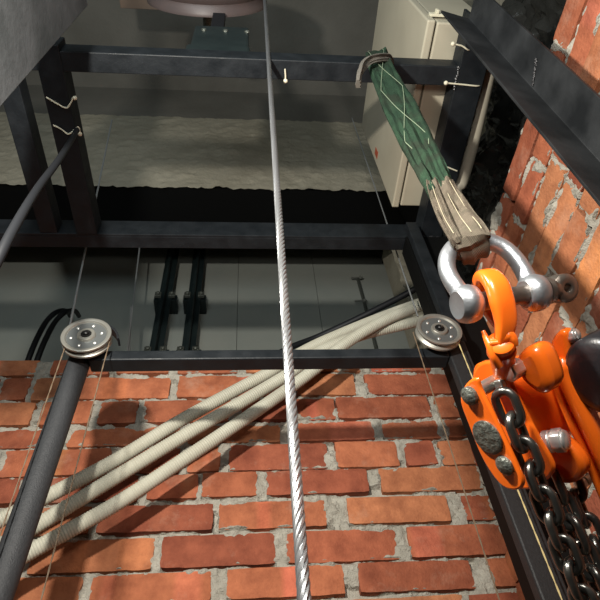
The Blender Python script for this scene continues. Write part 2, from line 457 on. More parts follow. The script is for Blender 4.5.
# front rolled angle (web facing the shaft and a bottom leg)
bm = bmesh.new()
box(bm, -.95, xr1 + .01, yf0 - .004, yf0 + .003, HF, HF + .062); box(bm, -.95, xr1 + .01, yf0 + .003, yf1, HF, HF + .006)
box(bm, -.95, xr1 + .01, yf1 - .004, yf1, HF + .006, HF + .055)
obj('front_beam', bm, M['steel'], fr, smooth=False, bevel=.0012)
bm = bmesh.new(); box(bm, xl0 - .02, xr0 + .002, yr0, yr1, HF, HF + SH)
obj('rear_beam', bm, M['steel'], fr, smooth=False, bevel=.002)
bm = bmesh.new(); box(bm, xl0, xl1, yr0 - .012, yf0 - .004, HF - .002, HF + SH + .004)
obj('side_rail', bm, M['steel'], fr, smooth=False, bevel=.002)
xx = at(30, 150, 2, HF).x
bm = bmesh.new(); box(bm, xx - .03, xx + .012, .30, yf0 - .004, HF + .001, HF + SH)
obj('side_rail', bm, M['steel'], fr, smooth=False, bevel=.002)
bm = bmesh.new(); box(bm, xr0, xr1, .27, yf0 - .004, HF - .002, HF + .006); box(bm, xr0, xr0 + .006, .27, yf0 - .004, HF + .006, HF + .055); box(bm, xr1 - .005, xr1, .27, yf0 - .004, HF + .006, HF + .045)
obj('side_rail', bm, M['steel'], fr, smooth=False, bevel=.001)
# weld beads at the corners
def weld(bm, p, q, r=.003, n=16):
    for i in range(n):
        c = V(p).lerp(V(q), i / (n - 1)); c += V((R.uniform(-1, 1), R.uniform(-1, 1), R.uniform(-1, 1))) * r * .5
        bmesh.ops.create_icosphere(bm, subdivisions=1, radius=r * R.uniform(.7, 1.2), matrix=Matrix.Translation(c))
bm = bmesh.new()
weld(bm, (xr0 - .002, yr0, HF - .002), (xr0 - .002, yr1 + .005, HF - .002))
obj('weld_bead', bm, M['weld'], fr); bm = bmesh.new()
weld(bm, (xr0 - .01, yf0 - .008, HF + .002), (xr0 + .05, yf0 - .006, HF - .002), .004)
obj('weld_bead', bm, M['weld'], fr)
keep(fr)

# posts
ypost = .75
def post(ufun, name, label, lean=0):
    pass
pl = at(20.5, 560, 1, ypost).x; pl2 = at(40, 480, 1, ypost).x; plt = at(76, 358, 1, ypost).x
pr_b = at(543, 590, 1, ypost).x; pr_t = at(461, 360, 1, ypost).x
cv = [at(300, v, 1, ypost).z for v in (349, 358, 370)]
hct = cv[0]
hcb = cv[1]
ybar = at(300, 370, 2, hcb).y
bm = bmesh.new()
xa = (pl + plt) / 2; w = .021
pt_ = at(80, 360, 1, ypost + .021); pb_ = at(17, 540, 1, ypost + .021)
dd_ = (pb_ - pt_) / (pb_.z - pt_.z)
pb_ = pt_ + dd_ * (-H0 - pt_.z + .0005); pt_ = pt_ + dd_ * (hct - pt_.z); xa = pt_.x
lathe(bm, pb_, (pt_ - pb_).normalized(), [(0, .0200), ((pt_ - pb_).length, .0200)], 28)
post_l = obj('frame_post', bm, M['postp'])
tag(post_l, 'dark grey round steel post left of the white conduits, under the left pulley', 'steel post')
xe = (at(532, 596, 1, ypost + .02).x + at(448, 360, 1, ypost + .02).x) / 2
xb = xe + .020
bm = bmesh.new(); box(bm, xb - .020, xb + .020, ypost, ypost + .022, -H0, hct + .02)
post_r = obj('frame_post', bm, M['postr'], smooth=False, bevel=.003)
tag(post_r, 'dark grey square steel post at the right, behind the orange hoist and chains', 'steel post')
bm = bmesh.new(); box(bm, xa + .0215, xb - .021, ypost, ybar, hcb, hct)
cb = obj('crossbar', bm, M['steel'], smooth=False, bevel=.0025)
tag(cb, 'black square steel crossbar between the two posts, along the top of the brick wall', 'crossbar')
# black steel channel column behind the right post
bm = bmesh.new()
box(bm, xb + .004, .514, ypost + .046, ypost + .056, -H0, HF - .003); box(bm, .507, .514, ypost + .056, ypost + .15, -H0, HF - .003)
box(bm, xb + .004, xb + .011, ypost + .056, ypost + .10, -H0, HF - .003)
cc = obj('channel_column', bm, M['pitch'], smooth=False, bevel=.002)
tag(cc, 'black steel channel column rising behind the right post to the upper frame', 'steel column')
# diamond of upright hanger plate above right pulley, from crossbar to frame
bm = bmesh.new()
p0 = V((xb - .03, ypost + .001, hct + .021)); 
box(bm, xb - .003, xb + .026, ypost + .002, ypost + .022, hct + .0205, HF - .003)
hg = obj('hanger_post', bm, M['steel'], smooth=False, bevel=.002)
tag(hg, 'short black upright from the right pulley up to the frame corner', 'steel post')

# near vertical rolled angles, left and right
def angle_post(xc, yc, sx, h0, h1, name, label, leg=.056, leg2=.062):
    t = .005
    poly = [V((xc, yc, 0)), V((xc - sx * leg, yc, 0)), V((xc - sx * leg, yc + t, 0)), V((xc - sx * t, yc + t, 0)), V((xc - sx * t, yc + leg2, 0)), V((xc, yc + leg2, 0))]
    bm = bmesh.new(); prism(bm, [p + V((0, 0, h0)) for p in poly], V((0, 0, h1 - h0)))
    return bm
PA = at(441, 10, 0, .36)      # free corner of the right angle's top end
ra = thing('guide_angle', 'dark rolled steel angle upright crossing the top right corner before the brick side wall', 'steel angle', (.45, .25, -H0))
def ang(verts2, h0, h1, lean=0):
    bm = bmesh.new(); prism(bm, [V((x, y + lean * (h1 - h0), h0)) for x, y in verts2], V((0, -lean * (h1 - h0), h1 - h0))); return bm
# measured: edge line A through (441,10),(565,160); edge line B through (493,9),(600,103)
def colpos(u, v, y): p = at(u, v, 1, y); return p
zt = PA.z
ax_, ay_ = PA.x, PA.y
q = ray(545, 55); # upper edge: choose it at the side wall side
s = (ax_ + .062) / q.x; bx_, by_ = ax_ + .062, q.y * s
vx, vy = ax_ + .058, ay_ + .012   # root corner
t = .005
poly = [(ax_, ay_), (ax_ + .001, ay_ + t), (vx - .001, vy + t), (vx + t, vy), (vx + t, vy - .055), (vx, vy - .055), (vx - .001, vy), ]
# legs: one from free corner A to root, the other back towards the viewer
bm = ang(poly, .10, zt, .043)
obj('angle_bar', bm, M['angle'], ra, smooth=False, bevel=.001)
bm = bmesh.new()
hz = at(525, 110, 0, vx).z
vw = vy + .043 * (zt - hz)
weld(bm, (vx - .002, vw - .004, hz - .004), (vx - .002, vw - .036, hz + .012), .0020, 22)
obj('weld_bead', bm, M['weld'], ra); keep(ra)

PL = at(2, 105, 0, -.30)
la = thing('guide_angle', 'dark rolled steel angle upright at the left edge, its wide leg coloured pale as if lamp-lit', 'steel angle', (-.45, .3, -H0))
lx, ly = PL.x, PL.y
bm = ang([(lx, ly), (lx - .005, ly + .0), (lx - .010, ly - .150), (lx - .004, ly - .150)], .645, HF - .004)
obj('angle_bar', bm, M['angle_lit'], la, smooth=False, bevel=.001)
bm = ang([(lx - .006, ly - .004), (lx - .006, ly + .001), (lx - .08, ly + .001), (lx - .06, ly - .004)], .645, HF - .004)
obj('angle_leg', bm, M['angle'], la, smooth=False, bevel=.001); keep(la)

# ------------------------------------------------------------------ PULLEYS
def pulley(u, v, label):
    c = at(u, v, 1, ypost - .026)
    ax = V((.02, -1, .02)).normalized()
    R0 = .0430
    t = thing('rope_pulley', label, 'pulley', c, 'rope pulleys on the posts')
    bm = bmesh.new()
    # grooved rim with a dished web
    lathe(bm, c, ax, [(-.010, .012), (-.010, R0 - .008), (-.009, R0), (-.0055, R0), (0, R0 - .008), (.0055, R0), (.009, R0), (.0098, R0 - .002), (.0088, R0 - .0065), (.0055, R0 - .0085), (.005, .016)], 64)
    obj('rim', bm, M['sheave'], t)
    bm = bmesh.new(); lathe(bm, c, ax, [(.0045, R0 - .0083), (.0057, R0 - .0087), (.0056, .0165), (.0045, .0165)], 48)
    obj('web_plate', bm, M['web'], t)
    bm = bmesh.new(); lathe(bm, c, ax, [(.004, .0165), (.0095, .0155), (.0105, .0145), (.0105, .0095), (.006, .0092)], 40)
    obj('hub', bm, M['sheave'], t)
    bm = bmesh.new(); lathe(bm, c, ax, [(.006, .0090), (.012, .0085), (.012, .006), (.009, .005), (.009, 0)], 32)
    hexbolt(bm, c + ax * .009, ax, .0058, .007)
    obj('axle_bolt', bm, M['darkbolt'], t)
    x, y, d = frame_of(ax)
    for k in range(6):
        a = 2 * PI * k / 6 + .25
        bm = bmesh.new(); lathe(bm, c + (x * math.cos(a) + y * math.sin(a)) * .0262, ax, [(.005, .0029), (.0068, .0028), (.0078, .0016), (.0080, 0)], 14)
        obj('rivet', bm, M['chrome'], t)
    bm = bmesh.new(); lathe(bm, c, ax, [(-.027, .009), (-.010, .009)], 20); obj('spacer', bm, M['black'], t)
    keep(t)
    return c
cL = pulley(87, 338, 'round steel rope pulley with six rivets on top of the left post')
cR = pulley(438.5, 332, 'round steel rope pulley with six rivets at the head of the right post')
# black guard behind the left pulley
bm = bmesh.new()
gpts = [cL + V((math.cos(a) * .050, .010, math.sin(a) * .050)) for a in [math.radians(10 + 8 * i) for i in range(13)]]
for p, q in zip(gpts, gpts[1:]):
    d = (p - cL).normalized() * .004
    d.y = 0
    vs = [bm.verts.new(z) for z in (p, q, q + V((0, .02, 0)), p + V((0, .02, 0)), p + d, q + d, q + d + V((0, .02, 0)), p + d + V((0, .02, 0)))]
    for qd in ((0, 1, 2, 3), (4, 7, 6, 5), (0, 4, 5, 1), (3, 2, 6, 7), (0, 3, 7, 4), (1, 5, 6, 2)): bm.faces.new([vs[i] for i in qd])
tag(obj('pulley_guard', bm, M['black']), 'curved black guard strip behind the left pulley', 'guard')

def line(name, a, b, r, m, label, cat, group=None, twist=True, n=8):
    bm = bmesh.new()
    a, b = V(a), V(b)
    if twist:
        L = (b - a).length; x, y, d = frame_of(b - a); N = int(L / .004)
        for s in range(2):
            tube(bm, [a + (b - a) * (i / N) + (x * math.cos(i * .55 + PI * s) + y * math.sin(i * .55 + PI * s)) * r * .42 for i in range(N + 1)], r * .6, 6)
    else: tube(bm, [a, b], r, n)
    return tag(obj(name, bm, m), label, cat, group)
def vline(u, v, y, h0, h1): p = at(u, v, 1, y); return (p.x, y, h0), (p.x, y, h1)
yr_ = ypost - .026
def strand(name, u, v, m, label, top, r=.0012, grp=None):
    p = at(u, v, 1, yr_); return line('hanging_cord', (p.x, yr_, -1.4), (p.x, yr_, top), r, m, label, 'cord', grp)
strand('pulley_cord', 38, 425, M['cord'], 'thin tan cord hanging down left of the left post', cL.z)
strand('pulley_cord', 87.5, 425, M['cord'], 'thin tan cord hanging right of the left post, crossing the white conduits', cL.z)
strand('pulley_cord', 443, 425, M['cord'], 'thin tan cord running down the bricks left of the right post', cR.z)
strand('pulley_cord', 548, 565, M['cordy'], 'thin yellow cord hanging down the face of the right post', cR.z)
# upper falls going up past the frame
p = at(415, 311, 1, .86)
line('lift_wire', at(416, 311, 1, .9) + V((0, 0, -.02)), at(352, 118, 1, .9), .002, M['cableg'], 'thin grey wire rising from the right pulley behind the frame', 'wire', twist=False)
line('lift_wire', at(68, 335, 1, .9), at(112, 120, 1, .9), .0028, M['cableg'], 'grey wire rising behind the left pulley', 'wire', twist=False)
line('lift_wire', at(124, 380, 1, 1.36), at(151, 150, 1, 1.36), .0030, M['cableg'], 'pale grey vertical wire standing right of the left pulley wire', 'wire', twist=False)
line('lift_wire', at(128.5, 380, 1, 1.37), at(131, 306, 1, 1.37), .0032, M['cableg'], 'short darker wire doubling the pale wire above the crossbar', 'wire', twist=False)

# ------------------------------------------------------------------ MAIN WIRE ROPE
bm = bmesh.new()
a = V((.0280, .369, -.9)); b = V((.0455, .369, 1.72)); L = (b - a).length
x, y, d = frame_of(b - a); lay_len = .047; N = int(L / .0045)
RR = .0047
for s in range(6):
    tube(bm, [a.lerp(b, i / N) + (x * math.cos(2 * PI * (L * i / N / lay_len + s / 6)) + y * math.sin(2 * PI * (L * i / N / lay_len + s / 6))) * RR * .64 for i in range(N + 1)], RR * .38, 7)
tube(bm, [a, b], RR * .45, 8)
tag(obj('wire_rope', bm, M['rope']), 'thick bright twisted wire rope hanging down the middle of the picture', 'wire rope')

# sheave and bearing above the rear beam
sc_ = thing('hoist_sheave', 'dull red round sheave at the top, carrying the main wire rope', 'sheave', (-.10, .369, 1.72))
c = V((.0455 - .158, .369, 1.755)); Rs = .160
bm = bmesh.new(); lathe(bm, c, (0, -1, 0), [(-.03, .03), (-.028, Rs - .02), (-.026, Rs + .006), (-.018, Rs + .006), (0, Rs - .008), (.018, Rs + .006), (.026, Rs + .006), (.028, Rs - .02), (.014, Rs - .035), (.012, .05), (.03, .045), (.03, 0)], 72)
obj('wheel', bm, M['pink'], sc_)
bm = bmesh.new(); lathe(bm, c, (0, -1, 0), [(-.10, .016), (.05, .016)], 24); obj('axle', bm, M['rivet'], sc_); keep(sc_)
bs = thing('bearing_block', 'dark green black bearing block on the rear beam under the red sheave', 'bearing', (-.05, .35, HF + SH))
pa = at(186, 44, 1, yr0 + .004); pb = at(250, 44, 1, yr0 + .004)
hb1 = at(217, 23, 1, yr0 + .004).z
M['bearing'] = mat('dark_green_enamel', (.006, .012, .013), .45, n1=((.014, .022, .022), 20))
bm = bmesh.new(); box(bm, pa.x, pb.x, yr0 + .004, yr1 - .004, HF + SH, HF + SH + .05); box(bm, pa.x + .006, pb.x - .002, yr0 + .010, yr1 - .010, HF + SH + .05, hb1)
obj('block', bm, M['bearing'], bs, smooth=False, bevel=.006)
pn = at(218, 20, 1, yr0 + .01)
bm = bmesh.new(); box(bm, pn.x - .016, pn.x + .016, yr0 + .012, yr1 - .012, hb1, c.z - Rs - .01); obj('neck', bm, M['black'], bs, smooth=False, bevel=.002)
for i in range(3):
    bm = bmesh.new(); hexbolt(bm, (pa.x + .03 + i * .05, yr0 + .010, hb1 - .045), (0, -1, 0), .006, .005); obj('bolt', bm, M['rivet'], bs)
keep(bs)
bm = bmesh.new(); box(bm, at(120, 5, 2, 2.2).x, at(184, 5, 2, 2.2).x, .42, .53, 2.2, 2.23)
tag(obj('timber_board', bm, M['timber'], smooth=False, bevel=.002), 'brown board up under the ceiling, left of the red sheave', 'board')
bm = bmesh.new(); tube(bm, [(at(120, 5, 2, 2.2).x + .02, .47, 2.23), (at(120, 5, 2, 2.2).x + .02, .47, 3.02)], .006, 8)
tag(obj('hanger_rod', bm, M['rivet']), 'thin rod holding the brown board from the ceiling', 'rod')

# ------------------------------------------------------------------ CONTROL CABINET
cab = thing('control_cabinet', 'cream steel control cabinet behind the green sling, above the frame', 'cabinet', (.45, .5, 1.24))
cxx0, cxx1 = .375, .520; cy0, cy1 = .300, .745; chh0, chh1 = HF + .062, 1.765
bm = bmesh.new(); box(bm, cxx0 + .022, cxx1, cy0, cy1, chh0, chh1); obj('cabinet_body', bm, M['box'], cab, smooth=False, bevel=.004, seg=3)
bm = bmesh.new(); box(bm, cxx0, cxx0 + .0185, cy0 - .004, cy1 + .004, chh0 - .002, chh1 + .004); dr = obj('cabinet_door', bm, M['box'], cab, smooth=False, bevel=.004, seg=3)
ps = at(376, 152, 0, cxx0 - .0005)
bm = bmesh.new(); box(bm, cxx0 - .0012, cxx0 - .0002, ps.y - .010, ps.y + .010, ps.z - .025, ps.z + .012); st = obj('sticker', bm, M['red'], cab, smooth=False)
pk = at(413, 14, 1, cy0 - .006)
bm = bmesh.new(); box(bm, cxx0 + .012, cxx0 + .045, cy0 - .010, cy0 - .0042, pk.z - .008, pk.z + .008); box(bm, cxx0 + .024, cxx0 + .030, cy0 - .018, cy0 - .010, pk.z - .008, pk.z + .006)
obj('latch', bm, M['tie'], cab, smooth=False, bevel=.001)
bm = bmesh.new(); lathe(bm, (.472, .352, chh0 - .002), (0, 0, 1), [(0, .020), (.006, .020)], 24)
lathe(bm, (.472, .352, chh0 - .008), (0, 0, 1), [(0, .013), (.012, .014)], 24)
obj('cable_gland', bm, M['black'], cab); keep(cab)

# pipe beside the right rail
pipe = [at(492, 60, 2, HF + .03), at(476, 130, 2, HF + .03), at(462, 182, 2, HF + .022), at(457, 186, 2, HF + .02), at(452, 225, 2, HF + .02)]
bm = bmesh.new(); tube(bm, smooth_path(pipe, 6), .0145, 20)
tag(obj('cream_pipe', bm, M['pvc']), 'cream plastic pipe tied along the right rail of the frame', 'pipe')

def tie(pts, head, label, r=.0017):
    t = thing('cable_tie', label, 'cable tie', pts[0])
    bm = bmesh.new(); tube(bm, smooth_path(pts, 5), r, 6); obj('strap', bm, M['tie'], t)
    bm = bmesh.new(); bmesh.ops.create_icosphere(bm, subdivisions=2, radius=.0048, matrix=Matrix.Translation(head)); obj('lock_head', bm, M['tie'], t)
    keep(t)
e = .002
hh = HF - .005
tie([at(453, 44, 2, hh), at(462, 46, 2, hh), at(468, 50, 2, hh), at(472, 50, 2, hh + .02)], at(453, 44, 2, hh), 'cream cable tie on the right rail nearest the top')
tie([at(446, 83, 2, hh), at(462, 84.5, 2, hh), at(478, 86, 2, hh), at(480, 84, 2, hh + .02)], at(446, 83, 2, hh), 'cream cable tie round the right rail, above the middle of the cream pipe')
tie([at(438, 163.5, 2, hh), at(447, 167, 2, hh), at(457, 171, 2, hh)], at(437, 163, 2, hh), 'cream cable tie on the right rail beside the lower green sling')
hh = HF - .006
tie([at(46, 97, 2, hh), at(56, 103, 2, hh), at(66, 108, 2, hh), at(70, 104, 2, hh), at(73, 98, 2, hh)], at(75, 98, 2, hh), 'upper cream cable tie on the left rail')
tie([at(53, 125, 2, hh), at(61, 129, 2, hh), at(69, 134, 2, hh), at(78, 127, 2, hh), at(80, 133, 2, hh)], at(80, 134, 2, hh), 'lower cream cable tie on the left rail, where the black cable starts')
tie([at(285, 69, 2, hh), at(285.5, 76, 2, hh), at(285.5, 80, 2, hh)], at(285.5, 81, 2, hh), 'lone cream cable tie under the rear beam right of the wire rope')

# black cable from the left rail to the lower left
cp = [at(77, 130, 2, HF - .014), dep(60, 158, .93), dep(38, 188, .78), dep(14, 228, .62), dep(-10, 275, .55), dep(-60, 370, .5)]
bm = bmesh.new(); tube(bm, smooth_path(cp, 8), .0055, 14)
tag(obj('black_cable', bm, M['black']), 'black cable sloping from the left rail down to the left edge', 'cable')

# ------------------------------------------------------------------ CONDUITS on the front wall
def conduit(pp, label, y=1.0, r=.0142):
    pts = []
    for q in pp:
        yy = q[2] if len(q) > 2 else y
        pts.append(at(q[0], q[1], 1, yy))
    P = smooth_path(pts, 40)
    # resample by length
    S = [0]
    for a, b in zip(P, P[1:]): S.append(S[-1] + (b - a).length)
    tot = S[-1]; step = .0012; out = []; j = 0
    n = int(tot / step)
    for i in range(n + 1):
        s = i * step
        while j < len(S) - 2 and S[j + 1] < s: j += 1
        t = (s - S[j]) / max(1e-9, S[j + 1] - S[j]); out.append(P[j].lerp(P[j + 1], min(1, t)))
    rr = [r * (1 + .045 * math.sin(2 * PI * i * step / .0052)) for i in range(n + 1)]
    bm = bmesh.new(); tube(bm, out, rr, 18)
    return tag(obj('corrugated_conduit', bm, M['conduit']), label, 'conduit', 'corrugated conduits on the brick wall')
conduit([(-60, 550), (0, 520), (44, 498), (116, 460), (180, 421), (240, 388), (268, 373), (308, 349), (350, 330, 1.01), (395, 312, 1.02), (440, 296, 1.04)], 'topmost of the three cream corrugated conduits crossing the bricks')
conduit([(-60, 585), (0, 546), (36, 526), (116, 477), (180, 438), (240, 403), (290, 373), (325, 349), (365, 334, .99), (402, 325, .99), (440, 316, 1.0)], 'middle one of the three cream corrugated conduits crossing the bricks')
conduit([(-60, 615), (0, 571), (30, 552), (116, 504), (180, 462), (240, 422), (288, 389), (316, 368, .985), (342, 346, .975), (372, 327, .965), (404, 312, .965), (440, 300, .97)], 'lowest of the three cream corrugated conduits crossing the bricks')
bm = bmesh.new()
tube(bm, smooth_path([at(250, 372, 1, 1.30), at(285, 350, 1, 1.24), at(320, 336, 1, 1.16), at(365, 315, 1, 1.10), at(408, 293, 1, 1.05), at(425, 282, 1, 1.0), at(436, 268, 1, .96)], 10), .0095, 16)
tag(obj('black_cable', bm, M['black']), 'thick black cable arching above the conduits toward the right post', 'cable')

# ------------------------------------------------------------------ far things seen through the opening
def guide_rail(u, label):
    t = thing('guide_rail', label, 'guide rail', (at(u, 300, 1, 1.6).x, 1.6, -H0), 'guide rails in the room beyond')
    x = at(u, 300, 1, 1.6).x
    bm = bmesh.new(); box(bm, x - .028, x + .028, 1.63, 1.64, -H0, 3.0); box(bm, x - .006, x + .006, 1.58, 1.63, -H0, 3.0)
    obj('rail_bar', bm, M['bearing'], t, smooth=False, bevel=.001)
    for v in (208, 291, 346):
        h = at(u, v, 1, 1.6).z
        bm = bmesh.new(); box(bm, x - .05, x + .05, 1.64, 1.72, h - .02, h + .02); obj('bracket', bm, M['bearing'], t, smooth=False, bevel=.001)
        for s in (-1, 1):
            bm = bmesh.new(); box(bm, x + s * .030 - .014, x + s * .030 + .014, 1.615, 1.63, h - .014, h + .014); cl = obj('clip', bm, M['rivet'], t, smooth=False, bevel=.002)
            bm = bmesh.new(); hexbolt(bm, (x + s * .03, 1.6145, h), (0, -1, 0), .009, .010); obj('bolt', bm, M['rivet'], cl)
    keep(t)
guide_rail(163, 'dark steel guide rail in the room beyond, the left one of the pair')
guide_rail(193, 'dark steel guide rail in the room beyond, the right one of the pair')
# dark bundle beside left pulley
for i, (dx, lab) in enumerate([(0, 'black cable sagging behind the wall top left of the left pulley'), (9, 'second black cable of the loose bundle nearest the left pulley')]):
    bm = bmesh.new()
    tube(bm, smooth_path([at(24 + dx, 372, 1, 1.35), at(34 + dx, 345, 1, 1.32), at(46 + dx, 322, 1, 1.34), at(57 + dx, 312, 1, 1.36), at(66 + dx, 311, 1, 1.5), at(70 + dx, 316, 1, 1.68)], 8), .009, 10)
    tag(obj('black_cable', bm, M['black']), lab, 'cable')
tr = thing('threaded_rod_bracket', 'small steel bracket with a threaded stud on the back wall over the conduits', 'bracket', at(362, 300, 1, 1.66))
for (u, v) in ((357, 278), (361, 301)):
    p = at(u, v, 1, 1.69); bm = bmesh.new(); tube(bm, [p + V((-.03, .0, 0)), p + V((.03, 0, .004))], .004, 8); hexbolt(bm, p + V((.012, -.004, 0)), (1, 0, 0), .009, .01); obj('stud', bm, M['zinc'], tr)
bm = bmesh.new(); p = at(365, 305, 1, 1.70); q = at(376, 348, 1, 1.70); tube(bm, [at(358, 280, 1, 1.70), p, q], .008, 8); obj('strut', bm, M['rivet'], tr); keep(tr)
bm = bmesh.new(); tube(bm, smooth_path([at(346, 198, 1, 1.3), at(349, 208, 1, 1.3), at(355, 222, 1, 1.3), at(362, 240, 1, 1.3)], 6), .007, 10)
tag(obj('grey_hose', bm, M['panel']), 'short pale grey hose end hanging under the lintel left of the cabinet', 'hose')
bm = bmesh.new()
for k in range(3):
    tube(bm, smooth_path([at(382, 196, 1, 1.3) + V((0, .01 * k, 0)), at(372, 199 + 3 * k, 1, 1.3), at(362, 206 + k, 1, 1.3), at(374, 214, 1, 1.3), at(380 + 2 * k, 224, 1, 1.3)], 6), .0022, 6)
tag(obj('blue_wires', bm, M['bluew']), 'loose blue wires under the lintel beside the cabinet foot', 'wire', kind='stuff')

# black plastic film behind the top of the right wall
bm = bmesh.new(); G = []
for i in range(110):
    row = []
    for j in range(90):
        y = .25 + 1.0 * i / 109; h = .80 + .82 * j / 89
        p = V((y * 7, h * 7, 2.2)); d = noise.noise(p) * .05 + abs(noise.noise(p * 2.7)) * .035 + abs(noise.noise(p * 7)) * .014 + noise.noise(p * 16) * .006
        tp = noise.noise(V((y * 6, 0, 0))) * .05 if j > 80 else 0
        row.append(bm.verts.new((.70 - d, y, h + tp)))
    G.append(row)
for i in range(109):
    for j in range(89): bm.faces.new((G[i][j], G[i + 1][j], G[i + 1][j + 1], G[i][j + 1]))
tag(obj('plastic_sheet', bm, M['film']), 'crumpled shiny black plastic sheet behind the top of the right brick wall', 'plastic sheet')

# ------------------------------------------------------------------ SHACKLE
e1_ = dep(467, 304, .382); e2_ = dep(534, 293, .396)
pc = (e1_ + e2_) / 2; pax = (e2_ - e1_).normalized(); half = (e2_ - e1_).length / 2
crown = dep(471, 241, .418)
cvec = crown - pc
top = (cvec - pax * cvec.dot(pax)).normalized()
out_ = pax.cross(top).normalized()
def S(s, t, o=0): return pc + pax * s + top * t + out_ * o
def SC(s, t): return pc + pax * s + cvec * t
sh = thing('bow_shackle', 'galvanised steel bow shackle joining the sling eye to the orange hook', 'shackle', pc)
hf = half
path = [SC(-hf, 0), SC(-hf - .0012, .18), SC(-hf - .0030, .40), SC(-hf - .0022, .60), SC(-hf * .88, .80), SC(-hf * .50, .955), SC(0, 1.0),
        SC(hf * .50, .955), SC(hf * .86, .80), SC(hf + .0005, .60), SC(hf + .0015, .40), SC(hf + .0008, .18), SC(hf, 0)]
P = smooth_path(path, 8)
bm = bmesh.new(); tube(bm, P, [.0062 + .0014 * (abs(i / (len(P) - 1) - .5) * 2) ** 6 for i in range(len(P))], 24)
for s in (-1, 1):
    c = S(s * hf, 0); lathe(bm, c, pax, [(-.0074, .0072), (-.0080, .0095), (-.0058, .0122), (-.002, .0134), (.002, .0134), (.0058, .0122), (.0080, .0095), (.0074, .0072)], 36)
obj('bow', bm, M['galv'], sh)
bm = bmesh.new(); lathe(bm, S(-hf, 0), pax, [(0, .0066), (2 * hf + .009, .0066), (2 * hf + .0095, .0092), (2 * hf + .0125, .0096), (2 * hf + .0135, .0085), (2 * hf + .018, .0075)], 32)
obj('pin', bm, M['pinst'], sh)
# flat eye on the pin head: a ring-shaped tab whose plane holds the pin axis
cc_ = S(hf + .0235, 0); nn = (BACK * 1.0 - pax * BACK.dot(pax)).normalized(); uu = nn.cross(pax).normalized()
bm = bmesh.new(); tt = .0062; nseg = 36; ro, ri = .0104, .0032
def ringpt(a, r, o): return cc_ + (pax * math.cos(a) + uu * math.sin(a)) * r + nn * o
V4 = [[bm.verts.new(ringpt(2 * PI * k / nseg, r, o)) for k in range(nseg)] for (r, o) in ((ri, -tt), (ri + .001, -tt - .0006), (ro - .002, -tt - .0002), (ro, -tt + .0015), (ro, tt - .0015), (ro - .002, tt + .0002), (ri + .001, tt + .0006), (ri, tt))]
for i in range(8):
    a, b = V4[i], V4[(i + 1) % 8]
    for k in range(nseg): bm.faces.new((a[k], a[(k + 1) % nseg], b[(k + 1) % nseg], b[k]))
obj('pin_eye', bm, M['pinst'], sh, label='flat eye of the shackle pin'); keep(sh)

# ------------------------------------------------------------------ GREEN SLING
def ribbon(bm, spine, wdir, widths, thick, n=26, wr=1., uvl=None, folds=4, seed=0., amp=.12):
    uvl = bm.loops.layers.uv.verify()
    rings = []; L = 0; SL = [0]
    for a, b in zip(spine, spine[1:]): L += (b - a).length; SL.append(L)
    for i, p in enumerate(spine):
        T = (spine[min(i + 1, len(spine) - 1)] - spine[max(i - 1, 0)]).normalized()
        w = wdir[i] if isinstance(wdir, list) else wdir
        w = (w - T * w.dot(T)).normalized(); o = T.cross(w)
        th = thick[i] if isinstance(thick, list) else thick
        ring = []
        for k in range(n):
            a = 2 * PI * k / n; ca, sa = math.cos(a), math.sin(a)
            u = math.copysign(abs(ca) ** .7, ca); v = math.copysign(abs(sa) ** .45, sa)
            f = 1 + amp * 3 * math.sin(folds * u * 2.2 + seed + SL[i] * 3) * .5
            nz = noise.noise(V((u * 2.2 + seed, v, SL[i] * 16))) * th * .55
            ring.append(bm.verts.new(p + w * (u * widths[i] / 2) + o * (v * th / 2 * f + nz)))
        rings.append(ring)
    for i in range(len(rings) - 1):
        for k in range(n):
            f = bm.faces.new((rings[i][k], rings[i][(k + 1) % n], rings[i + 1][(k + 1) % n], rings[i + 1][k]))
            uvs = ((k / n, SL[i] * 4), ((k + 1) / n, SL[i] * 4), ((k + 1) / n, SL[i + 1] * 4), (k / n, SL[i + 1] * 4))
            for lp, q in zip(f.loops, uvs): lp[uvl].uv = q
    bm.faces.new(rings[0][::-1]); bm.faces.new(rings[-1])
sl = thing('lifting_sling', 'frayed green webbing sling choked round the rear beam, grey sleeved eye at the shackle', 'sling', (.28, .35, HF))
# centre line by photographed points with real depths running from the beam to the shackle
def sd(u, v, d): return dep(u, v, d)
spine = [at(371, 49, 1, yr0 + .03) + V((0, .01, .0)), at(373, 46.5, 1, yr0 + .003), at(376, 53, 1, yr0 - .010), sd(381, 68, 1.10), sd(389, 85, 1.03), sd(401, 110, .93), sd(412, 132, .84), sd(425, 158, .73), sd(436, 180, .645), sd(443, 194, .59)]
spine[0].z = HF + SH + .006; spine[1].z = HF + SH + .005
SP = smooth_path(spine, 7)
wd = [RIGHT.lerp(RIGHT + UP * .35, min(1, i / 40)) for i in range(len(SP))]
wkeys = [.040, .042, .044, .048, .053, .055, .050, .040, .033, .029]
def interp(keys, n):
    out = []
    for i in range(n):
        t = i / (n - 1) * (len(keys) - 1); j = min(int(t), len(keys) - 2); out.append(keys[j] + (keys[j + 1] - keys[j]) * (t - j))
    return out
ws = interp(wkeys, len(SP))
bm = bmesh.new(); ribbon(bm, SP, wd, ws, interp([.006, .006, .007, .008, .008, .009, .011, .014, .015, .015], len(SP)), folds=7, n=44, amp=.2)
obj('webbing', bm, M['green'], sl)
